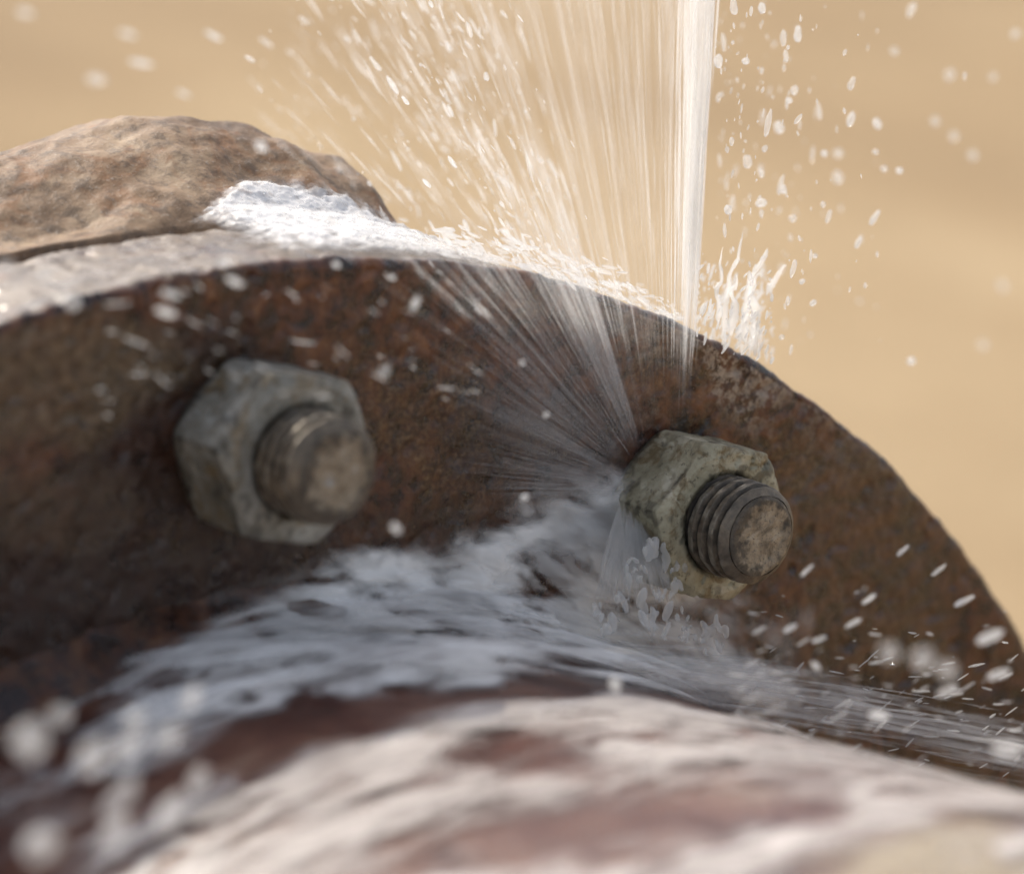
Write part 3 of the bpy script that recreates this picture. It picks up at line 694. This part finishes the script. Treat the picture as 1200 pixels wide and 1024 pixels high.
for x, y, r, st, ang, Y in ((1068, 12, .9, 2, 60, 30), (1068, 423, .9, 1.1, 0, 10), (1118, 160, 1.1, 1, 0, 60), (1096, 142, 1.1, 1, 0, 60), (1140, 182, 1.0, 1, 0, 70), (1113, 88, 1.1, 1.3, 60, 60), (1152, 404, 1.1, 1, 0, 80), (1175, 335, 1.2, 1, 0, 90),
                           (1028, 145, .9, 1.4, 120, 20), (1036, 198, .7, 1.2, 0, 10), (1054, 200, .7, 1.1, 0, 10), (982, 208, 1.2, 1.2, 90, 40), (998, 98, .7, 2, 60, 0), (997, 140, .8, 2, 60, 10), (913, 150, 1.0, 1.3, 100, 30),
                           (931, 106, .8, 1.3, 80, 10), (925, 118, .6, 1.2, 0, 10), (935, 40, .8, 2, 85, 10), (918, 45, .7, 2.4, 85, 10), (966, 180, .7, 1.1, 0, 20), (892, 238, .9, 1.4, 10, 10), (929, 256, .8, 1.1, 0, 10), (918, 222, .7, 1.3, 90, 10),
                           (853, 246, .8, 1.2, 90, 0), (876, 190, .9, 1.6, 90, 10), (842, 72, .9, 1.6, 95, 10), (874, 72, .7, 1.2, 0, 10), (860, 8, .8, 2.0, 95, 0), (893, 10, .8, 1.4, 90, 10), (982, 180, .9, 1.2, 0, 60), (1026, 178, .6, 1.2, 0, 10),
                           (953, 355, .55, 1.6, 30, -6), (940, 330, .5, 1.4, 20, -6), (916, 395, .55, 1.2, 0, -6), (1048, 60, .8, 1, 0, 60), (1190, 40, .8, 1.3, 50, 60), (1164, 90, .8, 1.3, 40, 60), (1025, 255, .6, 3, 45, 0), (1006, 284, .6, 2.4, 50, 0), (971, 254, .5, 3, 65, 0), (955, 300, .5, 1, 0, 0)):
    droplet(x, y, Y, r, st, ang, *lab)
lab = ('blurred pale droplet flying in front of the shaded pipe side', 'big droplets before the pipe')
for x, y, r, st, ang, Y in ((36, 866, 2.5, 1.15, 30, -118), (110, 888, 2.1, 1.3, 25, -116), (140, 935, 1.5, 2.5, 38, -122), (200, 952, 1.6, 2.0, 38, -122), (48, 990, 2.2, 1.3, 20, -130), (200, 862, 1.3, 2.0, 25, -112),
                           (152, 874, 1.5, 1.8, 25, -108), (135, 975, 1.6, 1.8, 30, -122), (232, 914, 1.2, 1.8, 40, -112), (158, 842, 1.3, 1.2, 0, -104), (72, 838, 1.3, 1.2, 0, -104), (225, 818, 1.0, 2.0, 45, -95)):
    droplet(x, y, Y, r, st, ang, *lab)
lab = ('sunlit droplet streaking past the lower right flange face', 'droplets before the lower right flange')
for x, y, r, st, ang, Y in ((926, 736, .5, 3.4, 10, -78), (960, 749, .45, 4, 6, -78), (1042, 764, 1.2, 1.1, 0, -165), (1082, 772, 1.5, 1.1, 10, -170), (1110, 786, 1.2, 1.3, -20, -165), (1160, 746, .9, 3.6, 4, -120), (1030, 838, .8, 3, -18, -110), (1180, 878, 1.3, 2.4, -12, -150),
                           (946, 668, .35, 5, 28, -70), (1058, 645, .4, 4, 25, -70), (1100, 668, .4, 5, 20, -75), (1018, 702, .4, 4.6, 18, -75), (956, 780, .5, 2.6, -40, -90), (890, 738, .35, 5, 12, -70), (1130, 704, .5, 5, 10, -85), (1170, 790, .7, 4, 0, -120), (1110, 810, .7, 3.6, 2, -115), (1000, 730, .45, 4.4, 14, -80)):
    droplet(x, y, Y, r, st, ang, *lab)
lab = ('bright droplet glinting in front of the upper flange face', 'droplets before the upper flange')
for x, y, r, st, ang, Y in ((306, 172, .8, 1.7, 145, -20), (389, 260, .9, 1.5, 150, -10), (262, 307, .8, 1.3, 0, -36), (85, 355, .9, 1.1, 0, -50), (451, 434, .75, 1, 0, -55), (487, 355, .6, 2.0, 55, -40), (275, 330, .6, 3, 150, -40), (200, 345, .6, 3.2, 158, -44), (195, 366, .6, 3.6, 158, -44), (52, 323, .8, 1.1, 0, -50), (8, 312, .9, 1.1, 0, -54),
                           (615, 583, .6, 1.3, 20, -46), (464, 619, .7, 1.6, 130, -62), (490, 292, .5, 1.3, 0, -20), (721, 802, .9, 1.5, 100, -92), (394, 310, .5, 1.6, 150, -30), (460, 325, .45, 1.5, 150, -30), (612, 425, .45, 1.2, 0, -40), (640, 486, .45, 1.3, 0, -40)):
    droplet(x, y, Y, r, st, ang, *lab)
lab = ('blurred droplet flying high above the weathered collar', 'droplets above the collar')
thin = .5
for x, y, r, st, ang, Y in ((113, 93, 1.6, 1.7, 170, -40), (165, 74, 1.0, 3, 165, -30), (250, 42, .9, 2.6, 150, -20), (312, 50, .8, 2.6, 145, -10), (30, 15, 1.0, 2, 165, -40), (505, 5, .9, 1.4, 120, 30), (550, 35, 1.0, 2.2, 110, 20), (570, 90, 1.1, 1.3, 100, 40), (528, 130, .7, 2.6, 115, 10), (478, 175, .6, 1.2, 0, 0), (530, 190, .9, 2.4, 130, 20),
                           (460, 100, 1.1, 2.6, 125, 20), (440, 75, .9, 2.6, 130, 20), (408, 46, .6, 1.6, 140, 0), (525, 55, .6, 2.4, 110, 0), (580, 150, .7, 3.2, 100, 0), (500, 215, .8, 2.2, 135, 20), (475, 118, .8, 2, 130, 30), (356, 24, .8, 2, 140, 0), (150, 40, .9, 2.4, 160, -40), (215, 110, .7, 2.6, 155, -30)):
    droplet(x, y, Y, r*thin, 1+(st-1)*1.9, ang, *lab)

# ------------------------------------------------------------------ foam on the rim against the collar
fa = np.radians(np.linspace(-8, 25, 420)); fq = np.linspace(0, 1, 150)
A, T = np.meshgrid(fa, fq, indexing='ij')
Yf = 2+T*54.0
cr = np.array([np.interp(fq*54+2, COLLAR_Y, r) for r in COLLAR_R[:, 3:-3]])             # collar surface under the foam
cr = np.array([np.interp(fa, COLLAR_A, cr[:, j]) for j in range(len(fq))]).T
base = np.where(Yf < Y0, RF+.4, np.maximum(cr+.5, RF+.4))
ker = np.hanning(41); ker /= ker.sum()
base = np.maximum(base, np.apply_along_axis(lambda r: np.convolve(np.pad(r, 20, mode='edge'), ker, 'valid'), 1, base))
P0 = polar(A, base, Yf); px, py = pix(P0)
wob = fbm(P0, 1/13, 3, .6, 31)
def e2(cx, cy, rx, ry, rot, soft):
    c, s = math.cos(math.radians(rot)), math.sin(math.radians(rot)); dx, dy = px-cx, py-cy
    return sm(1+soft, 1-soft, np.sqrt(((dx*c+dy*s)/rx)**2+((-dx*s+dy*c)/ry)**2)+wob*.22)
def side(x0, y0, x1, y1):           # signed distance (photo pixels) right of the line
    L = math.hypot(x1-x0, y1-y0); return ((x1-x0)*(py-y0)-(y1-y0)*(px-x0))/L
wq = wob*7
tri = np.minimum.reduce([side(224, 268, 288, 206), side(275, 202, 350, 214), side(330, 205, 510, 284), side(500, 300, 330, 296), side(340, 300, 215, 256)])
D = np.maximum.reduce([sm(-7, 20, tri+wq+fbm(P0, 1/3.5, 3, .6, 35)*6), e2(455, 285, 70, 9, 8, .6)*.75, e2(550, 302, 90, 8, 12, .8)*.35])
D = D*sm(0, .06, T)*sm(1, .9, T)*sm(fa[-1], fa[-1]-.05, A)
Rr = base+.3+D*(1.3+.5*sm(Y0+2, Y0+10, Yf)+wob*.5+fbm(P0, 1/4, 2, .5, 33)*.4)+1.0*np.exp(-((Yf-TH-4)/8)**2)*D
P = polar(A, Rr, Yf)
o = mesh_obj('foam', (P-off).reshape(-1, 3), grid_faces(*A.shape), M_FOAM, attrs=dict(wet=D)); o.location = Vector(off)*S
tag(o, 'patch of bright white bubbly foam on the rim against the collar', 'foam', None, 'stuff')
idx = np.argwhere(D > .55); pick = idx[rng.choice(len(idx), 900, replace=False)]
C = P[pick[:, 0], pick[:, 1]]
o = spread('foam_bubbles', C, U(.08, .24, len(C)), np.ones(len(C)), rng.normal(size=(len(C), 3)), M_DROP_SOFT, 'tiny bubbles covering the white foam patch')
